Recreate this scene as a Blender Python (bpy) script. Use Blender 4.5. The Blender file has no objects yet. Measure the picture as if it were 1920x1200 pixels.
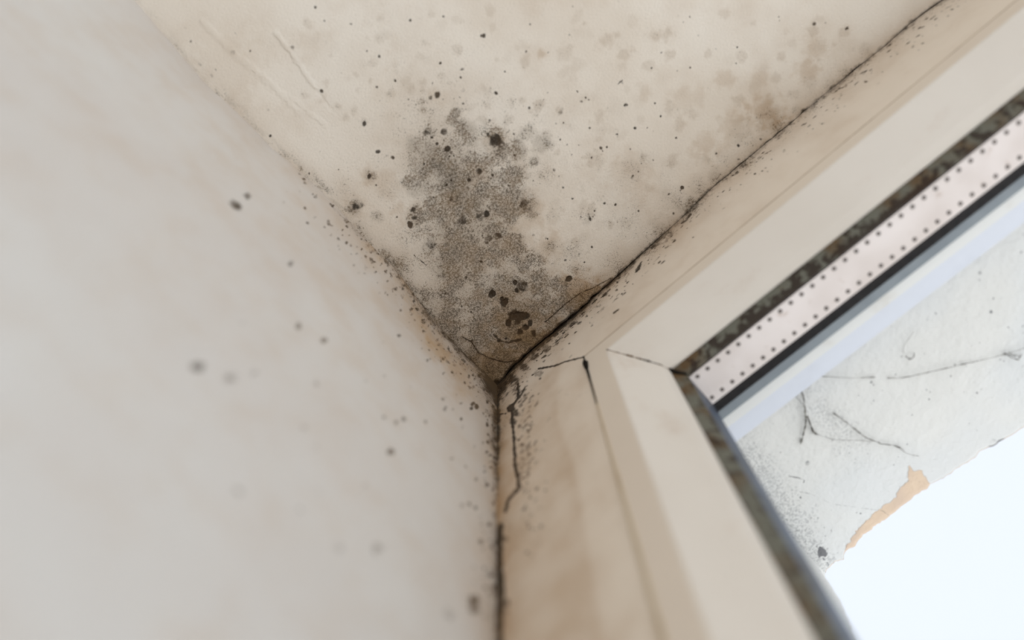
import bpy, bmesh, math, random
import numpy as np
from mathutils import Matrix, Vector

# ------------------------------------------------------------------ camera, world, light, exposure
H = 0.40                                   # camera height below the ceiling (metres); plan unit
F = 1529.03                                # focal length in pixels of a 1920 wide frame
R = np.array([[0.74501345, -0.6374529, -0.1964911],
              [0.66686127, 0.70476053, 0.24209222],
              [-0.01574407, -0.31147909, 0.95012257]])     # image (right, down, forward) -> room axes
CAM = np.array([0.28198743, -0.30912448, -1.0]) * H
sc = bpy.context.scene
cd = bpy.data.cameras.new('camera'); cam = bpy.data.objects.new('camera', cd)
sc.collection.objects.link(cam); sc.camera = cam
cd.sensor_width = 36.0; cd.lens = F / 1920 * 36.0; cd.clip_start = 0.005; cd.clip_end = 100
m = Matrix.Identity(4)
right, down, fwd = R[:, 0], R[:, 1], R[:, 2]
for i in range(3):
    m[i][0] = right[i]; m[i][1] = -down[i]; m[i][2] = -fwd[i]; m[i][3] = CAM[i]
cam.matrix_world = m
cd.dof.use_dof = True; cd.dof.focus_distance = 0.435; cd.dof.aperture_fstop = 4.0

def srgb(r, g, b):
    f = lambda c: (c / 255 / 12.92) if c / 255 <= .04045 else ((c / 255 + .055) / 1.055) ** 2.4
    return (f(r), f(g), f(b), 1.0)

w = bpy.data.worlds.new('overcast_sky'); sc.world = w; w.use_nodes = True
wn = w.node_tree; bg = wn.nodes['Background']
tc = wn.nodes.new('ShaderNodeTexCoord'); sep = wn.nodes.new('ShaderNodeSeparateXYZ')
wn.links.new(tc.outputs['Generated'], sep.inputs[0])
mr = wn.nodes.new('ShaderNodeMapRange'); mr.inputs[1].default_value = -1.0; mr.inputs[2].default_value = 1.0
wn.links.new(sep.outputs['Z'], mr.inputs[0])
cr = wn.nodes.new('ShaderNodeValToRGB')
cr.color_ramp.elements[0].position = 0.0; cr.color_ramp.elements[0].color = srgb(240, 240, 240)
cr.color_ramp.elements[1].position = 1.0; cr.color_ramp.elements[1].color = srgb(238, 244, 252)
e = cr.color_ramp.elements.new(0.55); e.color = srgb(238, 243, 250)
wn.links.new(mr.outputs[0], cr.inputs[0]); wn.links.new(cr.outputs[0], bg.inputs[0])
ms = wn.nodes.new('ShaderNodeMapRange'); ms.interpolation_type = 'SMOOTHSTEP'      # horizon raised above the zenith as added room fill
ms.inputs[1].default_value = 0.12; ms.inputs[2].default_value = 0.5; ms.inputs[3].default_value = 1.30; ms.inputs[4].default_value = 1.13
mg_ = wn.nodes.new('ShaderNodeMapRange'); mg_.inputs[1].default_value = -0.1; mg_.inputs[2].default_value = -0.7; mg_.inputs[3].default_value = 0.0; mg_.inputs[4].default_value = 0.95  # unseen glow below the horizon, added to lift the ceiling
ad = wn.nodes.new('ShaderNodeMath'); ad.operation = 'ADD'; wn.links.new(sep.outputs['Z'], mg_.inputs[0])
wn.links.new(sep.outputs['Z'], ms.inputs[0]); wn.links.new(ms.outputs[0], ad.inputs[0]); wn.links.new(mg_.outputs[0], ad.inputs[1]); wn.links.new(ad.outputs[0], bg.inputs[1])
sc.view_settings.view_transform = 'Standard'; sc.view_settings.look = 'None'
sc.view_settings.exposure = 0.0; sc.view_settings.gamma = 1.0; sc.view_settings.use_curve_mapping = False

# ------------------------------------------------------------------ measuring helpers: photo sight line meets a room plane
def ray(u, v): return R @ np.array([u - 960.0, v - 600.0, F])
def on(axis, u, v, val):
    d = ray(u, v); return CAM + (val - CAM[axis]) / d[axis] * d
def onx(u, v, x=0.0): return on(0, u, v, x)
def ony(u, v, y=0.0): return on(1, u, v, y)
def onz(u, v, z=0.0): return on(2, u, v, z)

rng = np.random.RandomState(7)
def vnoise(n, scale, seed):
    """smooth 1-d noise, n samples, scale samples per wobble, values about -1..1"""
    r = np.random.RandomState(seed); k = int(n / scale) + 4
    p = r.uniform(-1, 1, k); t = np.arange(n) / scale; i = t.astype(int); f = t - i; f = f * f * (3 - 2 * f)
    return p[i] * (1 - f) + p[i + 1] * f
def noise2(X, Y, s, seed):
    r = np.random.RandomState(seed); T = r.uniform(0, 1, (256, 256))
    x = X / s + 1000; y = Y / s + 1000; i = np.floor(x).astype(int); j = np.floor(y).astype(int)
    fx = x - i; fy = y - j; fx = fx * fx * (3 - 2 * fx); fy = fy * fy * (3 - 2 * fy)
    g = lambda a, b: T[a % 256, b % 256]
    return (g(i, j) * (1 - fx) + g(i + 1, j) * fx) * (1 - fy) + (g(i, j + 1) * (1 - fx) + g(i + 1, j + 1) * fx) * fy
def fbm(X, Y, s, seed, o=3):
    a = 0; t = 0; w_ = 1
    for k in range(o):
        a = a + w_ * noise2(X, Y, s / 2 ** k, seed + k); t += w_; w_ *= .55
    return a / t
def sstep(a, b, x): t = np.clip((x - a) / (b - a), 0, 1); return t * t * (3 - 2 * t)
def seg_dist(X, Y, pts):
    """distance to a polyline and parameter (0..1) along it"""
    best = np.full(X.shape, 1e9); par = np.zeros(X.shape); n = len(pts) - 1
    for k in range(n):
        ax, ay = pts[k]; bx, by = pts[k + 1]; dx, dy = bx - ax, by - ay
        L = dx * dx + dy * dy + 1e-18
        t = np.clip(((X - ax) * dx + (Y - ay) * dy) / L, 0, 1)
        d = np.hypot(X - ax - t * dx, Y - ay - t * dy); q = d < best
        best = np.where(q, d, best); par = np.where(q, (k + t) / n, par)
    return best, par
def in_poly(X, Y, pts):
    c = np.zeros(X.shape, bool); n = len(pts); j = n - 1
    for i in range(n):
        xi, yi = pts[i]; xj, yj = pts[j]
        q = ((yi > Y) != (yj > Y)) & (X < (xj - xi) * (Y - yi) / (yj - yi + 1e-12) + xi)
        c ^= q; j = i
    return c

# ------------------------------------------------------------------ objects
def link(o, parent=None, **props):
    sc.collection.objects.link(o)
    if parent: o.parent = parent
    for k, v in props.items(): o[k] = v
    return o
def mesh_obj(name, verts, faces, mats, parent=None, smooth=False, mi=None, **props):
    me = bpy.data.meshes.new(name); me.from_pydata([tuple(map(float, p)) for p in verts], [], faces); me.update()
    for mt in (mats if isinstance(mats, (list, tuple)) else [mats]): me.materials.append(mt)
    if smooth: me.polygons.foreach_set('use_smooth', [True] * len(me.polygons))
    if mi is not None: me.polygons.foreach_set('material_index', mi)
    o = bpy.data.objects.new(name, me); return link(o, parent, **props)
def grid_faces(nu, nv, off=0, flip=False, mask=None):
    idx = np.arange(nu * nv).reshape(nu, nv) + off
    a = idx[:-1, :-1]; b = idx[1:, :-1]; c = idx[1:, 1:]; d = idx[:-1, 1:]
    q = np.stack([a, d, c, b] if flip else [a, b, c, d], -1)
    if mask is not None: q = q[mask]
    return q.reshape(-1, 4)
def fast_mesh(name, V, Fq, mats, parent=None, attrs=None, **props):
    """big quad mesh from arrays"""
    me = bpy.data.meshes.new(name); nv = len(V); nf = len(Fq)
    me.vertices.add(nv); me.vertices.foreach_set('co', np.asarray(V, np.float32).ravel())
    me.loops.add(nf * 4); me.polygons.add(nf)
    me.polygons.foreach_set('loop_start', np.arange(0, nf * 4, 4, dtype=np.int32))
    me.loops.foreach_set('vertex_index', np.asarray(Fq, np.int32).ravel())
    me.update(calc_edges=True); me.validate()
    me.polygons.foreach_set('use_smooth', np.ones(nf, bool))
    for mt in (mats if isinstance(mats, (list, tuple)) else [mats]): me.materials.append(mt)
    for k, a in (attrs or {}).items():
        if a.ndim == 2:
            at = me.attributes.new(k, 'FLOAT_COLOR', 'POINT'); at.data.foreach_set('color', a.astype(np.float32).ravel())
        else:
            at = me.attributes.new(k, 'FLOAT', 'POINT'); at.data.foreach_set('value', a.astype(np.float32).ravel())
    o = bpy.data.objects.new(name, me); return link(o, parent, **props)
BOXQ = [(0, 3, 2, 1), (4, 5, 6, 7), (0, 1, 5, 4), (1, 2, 6, 5), (2, 3, 7, 6), (3, 0, 4, 7)]
def box_arr(x0, x1, y0, y1, z0, z1):
    V = [(x0, y0, z0), (x1, y0, z0), (x1, y1, z0), (x0, y1, z0), (x0, y0, z1), (x1, y0, z1), (x1, y1, z1), (x0, y1, z1)]
    return V
def add_boxes(V, Fq, boxes):
    V = list(map(np.asarray, [V])); Fq = [np.asarray(Fq)]; n = len(V[0])
    for b in boxes:
        V.append(np.array(box_arr(*b))); Fq.append(np.array(BOXQ) + n); n += 8
    return np.concatenate(V), np.concatenate(Fq)
def pad(a, n): return np.concatenate([a, np.zeros((n - len(a),) + a.shape[1:])])

# ------------------------------------------------------------------ materials
class NT:
    def __init__(s, name):
        s.m = bpy.data.materials.new(name); s.m.use_nodes = True; s.t = s.m.node_tree
        s.b = s.t.nodes['Principled BSDF']; s.co = s.t.nodes.new('ShaderNodeTexCoord').outputs['Object']
    def set(s, sock, v):
        if isinstance(v, bpy.types.NodeSocket): s.t.links.new(v, sock)
        elif v is not None: sock.default_value = v
    def noise(s, scale, detail=2, rough=.5, dist=0, vec=None, stretch=None, out='Fac'):
        n = s.t.nodes.new('ShaderNodeTexNoise'); n.inputs['Scale'].default_value = scale
        n.inputs['Detail'].default_value = detail; n.inputs['Roughness'].default_value = rough; n.inputs['Distortion'].default_value = dist
        v = vec or s.co
        if stretch:
            mp = s.t.nodes.new('ShaderNodeMapping'); mp.inputs['Scale'].default_value = stretch; s.t.links.new(v, mp.inputs[0]); v = mp.outputs[0]
        s.t.links.new(v, n.inputs['Vector']); return n.outputs[out]
    def voro(s, scale, feature='F1', rnd=1):
        n = s.t.nodes.new('ShaderNodeTexVoronoi'); n.feature = feature; n.inputs['Scale'].default_value = scale
        n.inputs['Randomness'].default_value = rnd; s.t.links.new(s.co, n.inputs['Vector']); return n.outputs['Distance']
    def math(s, op, a, b=None, c=None, clamp=False):
        n = s.t.nodes.new('ShaderNodeMath'); n.operation = op; n.use_clamp = clamp
        s.set(n.inputs[0], a); s.set(n.inputs[1], b); s.set(n.inputs[2], c); return n.outputs[0]
    def map(s, v, a, b, c=0, d=1, smooth=True):
        n = s.t.nodes.new('ShaderNodeMapRange'); n.interpolation_type = 'SMOOTHSTEP' if smooth else 'LINEAR'
        for k, x in zip(range(5), (v, a, b, c, d)): s.set(n.inputs[k], x)
        return n.outputs[0]
    def mix(s, f, a, b, mode='MIX'):
        n = s.t.nodes.new('ShaderNodeMix'); n.data_type = 'RGBA'; n.blend_type = mode
        s.set(n.inputs[0], f); s.set(n.inputs[6], a); s.set(n.inputs[7], b); return n.outputs[2]
    def attr(s, name):
        n = s.t.nodes.new('ShaderNodeAttribute'); n.attribute_name = name; return n
    def rgba(s, name):
        n = s.attr(name); q = s.t.nodes.new('ShaderNodeSeparateColor'); s.t.links.new(n.outputs['Color'], q.inputs[0])
        return q.outputs[0], q.outputs[1], q.outputs[2], n.outputs['Alpha']
    def bump(s, h, dist, strength=1.0, prev=None):
        n = s.t.nodes.new('ShaderNodeBump'); n.inputs['Strength'].default_value = strength; n.inputs['Distance'].default_value = dist
        s.set(n.inputs['Height'], h)
        if prev: s.t.links.new(prev, n.inputs['Normal'])
        return n.outputs[0]
    def out(s, col, rough=.6, normal=None, spec=.3, metal=0):
        s.set(s.b.inputs['Base Color'], col); s.set(s.b.inputs['Roughness'], rough)
        s.b.inputs['Specular IOR Level'].default_value = spec; s.b.inputs['Metallic'].default_value = metal
        if normal: s.t.links.new(normal, s.b.inputs['Normal'])
        return s.m

def stained_plaster(name, base_a, base_b, tint, rough_bump=.00030, speck=900, spec_col=(38, 30, 18), fine=1.0, spot_a=(34, 26, 16), spot_b=(58, 42, 24)):
    """painted plaster carrying mould: attribute 'stain' = speckle density, solid spots, brown tint (plus painted light falloff on the window wall), grey film; 'relief' = bumps"""
    n = NT(name); dens, spot, brown, grey = n.rgba('stain_tone')
    big = n.noise(9, 3, .55); mid = n.noise(45, 3, .6); fine1 = n.noise(speck, 4, .74); fine2 = n.noise(speck * 2.3, 3, .75); clump = n.noise(95, 3, .6)
    c = n.mix(n.map(big, .35, .65), srgb(*base_a), srgb(*base_b))
    c = n.mix(n.math('MULTIPLY', n.map(mid, .45, .75), .14), c, srgb(*tint))
    c = n.mix(n.math('MULTIPLY', brown, n.map(mid, .2, .7, .55, 1.0)), c, srgb(*tint))
    gm = n.math('MULTIPLY', grey, n.map(fine1, .3, .62, .6, 1.0)); c = n.mix(n.math('MULTIPLY', gm, .8), c, srgb(128, 119, 107))
    # speckle: density decides how much of the fine noise is dark
    dd = n.math('MULTIPLY', dens, n.map(clump, .28, .7, .5, 1.25))
    dd = n.math('MINIMUM', dd, 1.0)
    thr = n.math('MULTIPLY_ADD', dd, -.26, .70)
    s1 = n.map(fine1, thr, n.math('ADD', thr, .14))
    thr2 = n.math('MULTIPLY_ADD', dd, -.24, .71)
    s2 = n.map(fine2, thr2, n.math('ADD', thr2, .08))
    sp = n.math('MAXIMUM', n.math('MULTIPLY', s1, .8), n.math('MULTIPLY', s2, .7))
    c = n.mix(sp, c, n.mix(n.map(n.noise(140, 2, .5), .4, .62), srgb(*spec_col), srgb(92, 72, 44)))
    c = n.mix(n.math('MULTIPLY', n.math('POWER', n.math('MINIMUM', dens, 1.0), 1.5), .30), c, srgb(100, 84, 62))
    wob = n.math('MULTIPLY', n.math('SUBTRACT', n.noise(330, 3, .6), .5), 1.1)
    sm = n.map(n.math('ADD', spot, n.math('MULTIPLY', wob, n.map(spot, 0.02, .3))), .22, .85)
    c = n.mix(n.math('MULTIPLY', sm, .92), c, n.mix(n.map(mid, .4, .6), srgb(*spot_a), srgb(*spot_b)))
    b1 = n.bump(n.noise(800, 3, .55, stretch=(1, 1.25, 1)), rough_bump, fine)
    b2 = n.bump(n.noise(60, 3, .5), .0006, .35, b1)
    b3 = n.bump(n.attr('relief').outputs['Fac'], .001, 1.0, b2)
    return n.out(c, .75, b3, .2)

M = {}
M['ceiling'] = stained_plaster('painted_ceiling_plaster', (228, 221, 210), (221, 212, 199), (170, 142, 110))
M['left'] = stained_plaster('painted_left_wall', (207, 206, 203), (203, 200, 196), (184, 158, 128), .0001, spot_a=(62, 48, 32), spot_b=(84, 66, 44))
M['right'] = stained_plaster('painted_window_wall', (215, 203, 187), (220, 209, 194), (160, 128, 92), .00008)

n = NT('window_paint'); c = n.mix(n.map(n.noise(14, 3, .5), .35, .65), srgb(214, 207, 197), srgb(208, 200, 189))
c = n.mix(n.math('MULTIPLY', n.map(n.noise(70, 4, .65, stretch=(.5, 1, .5)), .58, .8), .35), c, srgb(176, 148, 124))
M['frame'] = n.out(c, .42, n.bump(n.noise(30, 2), .0004, .25), .4)
n = NT('frame_front_shaded'); c = n.mix(n.map(n.noise(10, 3, .5), .35, .65), srgb(208, 195, 179), srgb(213, 201, 185))  # frame paint darkened: shade painted into the room-facing front
M['front'] = n.out(c, .5, n.bump(n.noise(30, 2), .0004, .2), .35)

n = NT('mouldy_rubber'); g1 = n.noise(60, 4, .6); g2 = n.noise(230, 3, .6)
c = n.mix(n.map(g1, .42, .66), srgb(100, 99, 88), srgb(86, 64, 36))
c = n.mix(n.math('MULTIPLY', n.map(n.math('MULTIPLY_ADD', n.attr('dirt').outputs['Fac'], .16, g2), .55, .66), .85), c, srgb(36, 20, 8))
M['rubber'] = n.out(c, .7, n.bump(g2, .0004, .5), .3)
n = NT('recess_shade_black'); M['black'] = n.out(srgb(14, 15, 19), .9, n.bump(n.noise(200), .0003, .4), .2)  # near-black colour stands in for the shade of a recess
n = NT('grey_metal'); c = n.mix(n.map(n.noise(40, 2), .4, .6), srgb(128, 136, 140), srgb(118, 126, 131)); M['grey'] = n.out(c, .5, None, .4)
n = NT('spacer_shaded'); c = n.mix(n.map(n.noise(60, 3), .4, .6), srgb(62, 74, 92), srgb(44, 52, 64)); M['spacer_shade'] = n.out(c, .5, None, .4)  # darker copy of the spacer metal, jamb shade put into the colour
n = NT('spacer_aluminium'); c = n.mix(n.map(n.noise(26, 3, .55), .35, .68), srgb(226, 216, 210), srgb(208, 196, 188))
c = n.mix(n.math('MULTIPLY', n.map(n.noise(150, 3, .6), .62, .75), .35), c, srgb(160, 130, 105))
M['spacer'] = n.out(c, .5, n.bump(n.noise(50, 2, stretch=(.2, 1, 1)), .0002, .4), .4)
n = NT('spacer_hole'); M['hole'] = n.out(srgb(104, 96, 92), .8, None, .1)
n = NT('outer_white_paint'); c = n.mix(n.map(n.noise(50, 4, .6), .5, .75), srgb(222, 221, 216), srgb(206, 200, 190)); M['cream'] = n.out(c, .5, None, .4)
n = NT('outer_skylit_paint'); c = n.mix(n.map(n.noise(50, 4, .6), .5, .8), srgb(211, 214, 221), srgb(202, 205, 212)); M['skylit'] = n.out(c, .45, None, .4)  # bluer copy of the outer white, sky light painted into the colour
n = NT('mould_crust'); c = n.mix(n.map(n.noise(180, 3), .4, .6), srgb(40, 28, 16), srgb(104, 76, 44)); M['crust'] = n.out(c, .85, n.bump(n.noise(400), .0003, .6), .1)
n = NT('aged_sealant'); c = n.mix(n.map(n.noise(60, 3), .4, .6), srgb(176, 158, 132), srgb(186, 170, 146)); M['sealant'] = n.out(c, .6, None, .3)
n = NT('black_mould'); M['mould'] = n.out(srgb(26, 22, 18), .85, n.bump(n.noise(500), .0003, .6), .1)
n = NT('dusty_silk'); c = n.mix(n.map(n.noise(300, 2), .4, .6), srgb(96, 92, 86), srgb(140, 136, 128)); M['silk'] = n.out(c, .9, None, .05)

# outside render
n = NT('outdoor_plaster'); dens, spot, peach, grey = n.rgba('stain_tone')
c = n.mix(n.map(n.noise(16, 3), .35, .65), srgb(219, 217, 211), srgb(214, 214, 211))
f1 = n.noise(1000, 3, .65); thr = n.math('MULTIPLY_ADD', dens, -.26, .73)
c = n.mix(n.math('MULTIPLY', n.map(f1, thr, n.math('ADD', thr, .10)), .38), c, srgb(112, 114, 118))
pm = n.map(n.math('ADD', peach, n.math('MULTIPLY', n.math('SUBTRACT', n.noise(340, 3, .65), .5), 1.1)), .44, .52)
c = n.mix(n.math('MULTIPLY', pm, n.map(peach, .02, .2)), c, n.mix(n.map(n.noise(60, 3), .3, .7), srgb(216, 193, 168), srgb(206, 184, 164)))
sm = n.map(n.math('ADD', spot, n.math('MULTIPLY', n.math('MULTIPLY', n.math('SUBTRACT', n.noise(500, 3, .6), .5), 1.2), n.map(spot, .02, .3))), .3, .8)
c = n.mix(n.math('MULTIPLY', sm, .8), c, srgb(70, 70, 76))
b1 = n.bump(n.noise(420, 4, .7), .0010, .7); b2 = n.bump(n.attr('relief').outputs['Fac'], .001, 1, b1)
M['outdoor'] = n.out(c, .85, b2, .1)
n = NT('screed_floor'); M['floor'] = n.out(n.mix(n.map(n.noise(5, 4), .35, .65), srgb(214, 206, 194), srgb(204, 194, 180)), .6, n.bump(n.noise(40), .001, .3), .3)

# clear glazing: passes light straight, with a fresnel sheen
gm_ = bpy.data.materials.new('clear_glass'); gm_.use_nodes = True; t = gm_.node_tree; t.nodes.clear()
o_ = t.nodes.new('ShaderNodeOutputMaterial'); mx = t.nodes.new('ShaderNodeMixShader'); tr = t.nodes.new('ShaderNodeBsdfTransparent')
gl = t.nodes.new('ShaderNodeBsdfGlossy'); gl.inputs['Roughness'].default_value = .02; lw = t.nodes.new('ShaderNodeLayerWeight'); lw.inputs[0].default_value = .5
pw = t.nodes.new('ShaderNodeMath'); pw.operation = 'POWER'; pw.inputs[1].default_value = 5; t.links.new(lw.outputs['Facing'], pw.inputs[0])
fr = t.nodes.new('ShaderNodeMath'); fr.operation = 'MULTIPLY_ADD'; fr.inputs[1].default_value = .15; fr.inputs[2].default_value = .004; t.links.new(pw.outputs[0], fr.inputs[0])
tr.inputs[0].default_value = (.985, .99, .995, 1)
t.links.new(fr.outputs[0], mx.inputs[0]); t.links.new(tr.outputs[0], mx.inputs[1]); t.links.new(gl.outputs[0], mx.inputs[2]); t.links.new(mx.outputs[0], o_.inputs[0])
M['glass'] = gm_

# ------------------------------------------------------------------ window geometry numbers (margins from the wall corner / ceiling)
WT = 1.36; HT = 1.56                        # corner-to-corner box the window is centred in
mO, mA, mB, mC = .134 * H, .163 * H, .2027 * H, .2148 * H
ROOM_X, ROOM_Y, ROOM_H = 2.0, 2.0, 2.4

# ------------------------------------------------------------------ traced joints of the plaster shell
LE = [(932, 722), (900, 690), (870, 662), (835, 625), (800, 583), (770, 543), (740, 503), (710, 475), (670, 432), (631, 388), (600, 356),
      (560, 319), (509, 277), (470, 236), (430, 197), (386, 158), (350, 116), (310, 68), (255, 4)]
pl = np.array([onz(u, v)[:2] for u, v in LE]); o_s = np.argsort(pl[:, 1]); LY, LX = pl[o_s, 1], pl[o_s, 0]
def w_of_y(y):                              # how far the left wall's top edge stands proud of the plumb plane
    x = np.interp(y, LY, LX); return np.where(y > 0, 0, x * sstep(.0, -.012, y) + 0.0)
RE = [(932, 722), (965, 688), (1000, 655), (1050, 615), (1100, 572), (1150, 525), (1200, 479), (1240, 443), (1275, 412), (1326, 361), (1406, 294),
      (1488, 227), (1555, 170), (1615, 122), (1661, 85), (1704, 46), (1768, 0)]
pr = np.array([onz(u, v)[:2] for u, v in RE]); o_s = np.argsort(pr[:, 0]); RX, RY = pr[o_s, 0], pr[o_s, 1]
def v_of_x(x): return np.interp(x, RX, RY) * sstep(.0, .01, x)

def axis_pts(parts):
    out = []
    for a, b, st in parts:
        k = max(1, int(round((b - a) / st))); out += list(np.linspace(a, b, k, endpoint=False))
    out.append(parts[-1][1]); return np.array(out)

# ------------------------------------------------------------------ CEILING
xs = axis_pts([(0, .24, .00052), (.24, .42, .001), (.42, .7, .006), (.7, ROOM_X, .1)])
ys = axis_pts([(0, .012, .0004), (.012, .19, .00052), (.19, .34, .001), (.34, .6, .006), (.6, ROOM_Y, .1)])  # distance from the window wall
XX, DD = np.meshgrid(xs, ys, indexing='ij')
crack = np.clip(vnoise(len(xs), 26, 3) * .55 + vnoise(len(xs), 7, 4) * .45, -.2, 1)
gapw = np.interp(xs, [0, .015, .05, .08, .12, .4], [.0, .0008, .0009, .0005, .00035, .0004]) + .0013 * np.clip(crack, 0, 1)
gapw = np.minimum(gapw, .0016) * sstep(.002, .012, xs)
edge = v_of_x(xs) - gapw
fall = sstep(.03, 0, DD)
YY = -DD + edge[:, None] * fall
lx = w_of_y(YY); XP = XX + lx * sstep(.05, 0, XX)      # left border follows the wall
ZZ = np.zeros_like(XX)
ZZ += .0006 * (fbm(XP, YY, .05, 11) - .5) * sstep(0, .01, DD) * sstep(0, .01, XX)
def conv_r(u, v): return (u, v)
def blobs(X, Y, lst, to_xy, px, seed=1, ragged=.35):
    """soft irregular spots: (u, v, radius px, strength[, stretch, angle])"""
    A = np.zeros(X.shape); r_ = np.random.RandomState(seed)
    nz = fbm(X, Y, px * 9, seed + 50, 3) - .5
    for b in lst:
        u, v, rad, s = b[:4]; cx, cy = to_xy(u, v); r = rad * px
        dx = X - cx; dy = Y - cy
        if to_xy is conv_r: Ji = np.eye(2); bx = by = r * 3.2
        else:                                  # seen size -> true size on the slanting surface
            J = np.array([[to_xy(u + 1, v)[0] - cx, to_xy(u, v + 1)[0] - cx], [to_xy(u + 1, v)[1] - cy, to_xy(u, v + 1)[1] - cy]])
            Ji = np.linalg.inv(J) * px; bx = 3.2 * rad * np.abs(J[0]).sum(); by = 3.2 * rad * np.abs(J[1]).sum()
        sel = (np.abs(dx) < bx) & (np.abs(dy) < by)
        if not sel.any(): continue
        dx, dy = Ji[0, 0] * dx[sel] + Ji[0, 1] * dy[sel], Ji[1, 0] * dx[sel] + Ji[1, 1] * dy[sel]
        ax, ay = (b[4] if len(b) > 4 else r_.uniform(.75, 1.3)), 1.0; an = b[5] if len(b) > 5 else r_.uniform(0, 3.14)
        ex = (dx * math.cos(an) + dy * math.sin(an)) / ax; ey = -dx * math.sin(an) + dy * math.cos(an)
        q = np.hypot(ex, ey) / r + nz[sel] * ragged * 2
        A[sel] = np.maximum(A[sel], s * sstep(1.55, .45, q))
    return A
PXC = .000293                                # one photo pixel on the ceiling, metres
cz = lambda u, v: tuple(onz(u, v)[:2])
spots = [(683,233,4,.8),(708,285,4,.8),(735,295,3,.5),(728,291,2,.4),(693,330,6,.95),(800,248,5,.8),(832,247,7,.75),(810,258,2.2,.9),(819,269,2.5,.9),(832,263,2.2,.9),
 (846,263,2,.8),(839,280,6,1),(842,293,1.8,1),(851,292,1.8,1),(929,266,13,.9),(915,251,4,.8),(924,258,6,.8),(899,320,8,.85),(893,312,4,.7),(879,337,3.5,.9),(876,298,8,.4),
 (775,394,5,.8),(777,409,6,.85),(768,422,6,1),(666,390,7,.9),(677,386,5,.65),(707,406,5,.5),(744,407,2,.9),(846,373,6,.7),(913,401,6,1),(899,408,7,.6),(866,415,8,.75),
 (807,459,9,.55),(838,459,7,.5),(836,474,4,.9),(916,447,8,.8),(912,455,5,.8),(932,440,7,.85),(982,381,11,.65),(990,392,8,.5),(997,403,6,.4),(951,406,6,.4),(969,456,7,.4),
 (1000,440,4,.6),(1107,412,4,.9),(978,537,11,.6),(966,530,5,1),(969,545,5,.9),(982,532,5,.7),(924,551,7,1.1),(1066,523,5,1.1),(946,567,9,1),(941,560,4,1),(966,595,14,.95),(979,592,9,1),(954,604,8,.95),
 (985,614,8,.9),(994,606,6,.7),(1000,625,7,.8),(976,622,6,.7),(935,639,4,.8),(960,640,4,.7),(948,634,3,.8),(874,520,3,.8),(835,551,3,.8),(795,545,3,.7),(883,585,2,.8),(885,639,3,.9),(862,616,3,.7),(834,515,3,.6),
 (1109,296,2.4,.9),(1126,278,3,.9),(1138,276,2,.9),(1106,240,2.4,.8),(1050,262,2,.9),(1085,272,2,.7),(1057,230,2,.9),(1043,232,2,.7),(1155,252,2,.7),(1154,384,2,.9),(1133,381,2.6,.8),
 (1115,396,2,.7),(1089,407,1.8,.9),(1027,448,2,1),(1074,373,1.8,.8),(1056,352,1.8,.8),(1000,339,2,.8),(1110,463,2,.9),(1096,492,2,.8),(896,357,2,.9),(892,360,2,.9),(862,336,2,.9),
 (846,338,2,1),(837,347,2,1),(795,308,2.2,1),(806,318,2,.7),(924,329,2.4,.8),(813,370,2,.8),(580,325,1.8,1),
 (1074,12,2,.9),(1293,32,2,.9),(1460,32,1.8,.8),(1461,39,1.8,.9),(1382,89,2.2,1),(1380,119,2.2,.9),(1240,99,2.2,.7),(1222,128,2.2,.8),(1270,133,2.4,.5),(1214,53,2.6,.6),(1265,60,2.4,.5),
 (1336,43,2.6,.4),(1527,44,3.4,.7),(1548,43,2.4,.5),(1588,54,3,1),(1028,99,1.8,1),(1082,172,3,.95),(1098,183,2.6,.9),(1090,190,4,.7),(1104,187,2.4,.7),(930,175,3.2,.95),(907,68,4,.9),
 (1056,229,2,.7),(1172,197,3,.8),(1175,196,2.4,.8),(1139,202,2,.9),(1228,194,2,.7),(1239,218,2.8,1),(1190,240,3.4,1),(1157,252,2.4,1),(1225,246,2,.6),(1197,272,2.2,.8),(1268,259,2.4,1),
 (1384,273,3,1),(1202,307,2,.9),(1225,300,2,.8),(1184,334,4,.7),(1187,330,2,.9),(1197,322,2,.9),(1279,351,3.4,1),(1254,364,2,.8),(1073,373,2,.8),(1134,381,3,.9),(1154,384,2,1),(1115,396,2,.8),
 (1197,396,2.2,.9),(1106,410,3,.9),(1263,401,3,.9),(1072,290,2,.8),(1050,262,2,.8),(1343,288,1.8,.8),(1426,261,3,.6),(1385,299,3,.7),(1342,333,4,.6),(1163,153,3.2,.55),(1166,156,2.6,.5),
 (591,13,2.4,.9),(608,39,3,.6),(769,38,3.4,.8),(831,31,3.6,.9),(907,67,4.4,.95),(711,106,3.6,.85),(825,119,3.6,.95),(867,130,4.6,.95),(929,174,3.2,.95),(741,152,2.2,.9),(730,175,5,.4),
 (819,178,5.5,.9),(806,184,5,.7),(766,186,2,.9),(780,196,2,.6),(602,171,3.4,.85),(549,88,4.8,.75),(470,96,2.2,.9),(442,63,2,.7),(436,99,5,.5),(357,77,3,.8),(404,130,2.4,.8),
 (503,207,4.4,.6),(664,184,5,.3),(709,285,4.4,.85),(683,232,5,.85),(737,296,3,.7),(724,292,2.4,.5),(507,255,2.2,1),(580,326,2,1),(868,194,4,.7),(868,170,5,.4),(843,155,5,.35),(648,108,4,.4),
 (917,226,4,.7),(375,119,5,.5),(397,142,5,.6),(391,133,3,.5),(346,51,4,.4),(335,46,4,.35),(1342,92,2,.5),(1000,180,2,.4),(1051,213,5,.55),(1053,205,4,.4)]
r_ = np.random.RandomState(21)
for k in range(420):                         # scattered small colonies thinning away from the corner
    u = r_.uniform(620, 1560); v = r_.uniform(0, 660); d = math.hypot(u - 930, v - 420)
    if r_.rand() < math.exp(-d / 260) + .12: spots.append((u, v, r_.uniform(1.2, 2.6), r_.uniform(.3, .8)))
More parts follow.
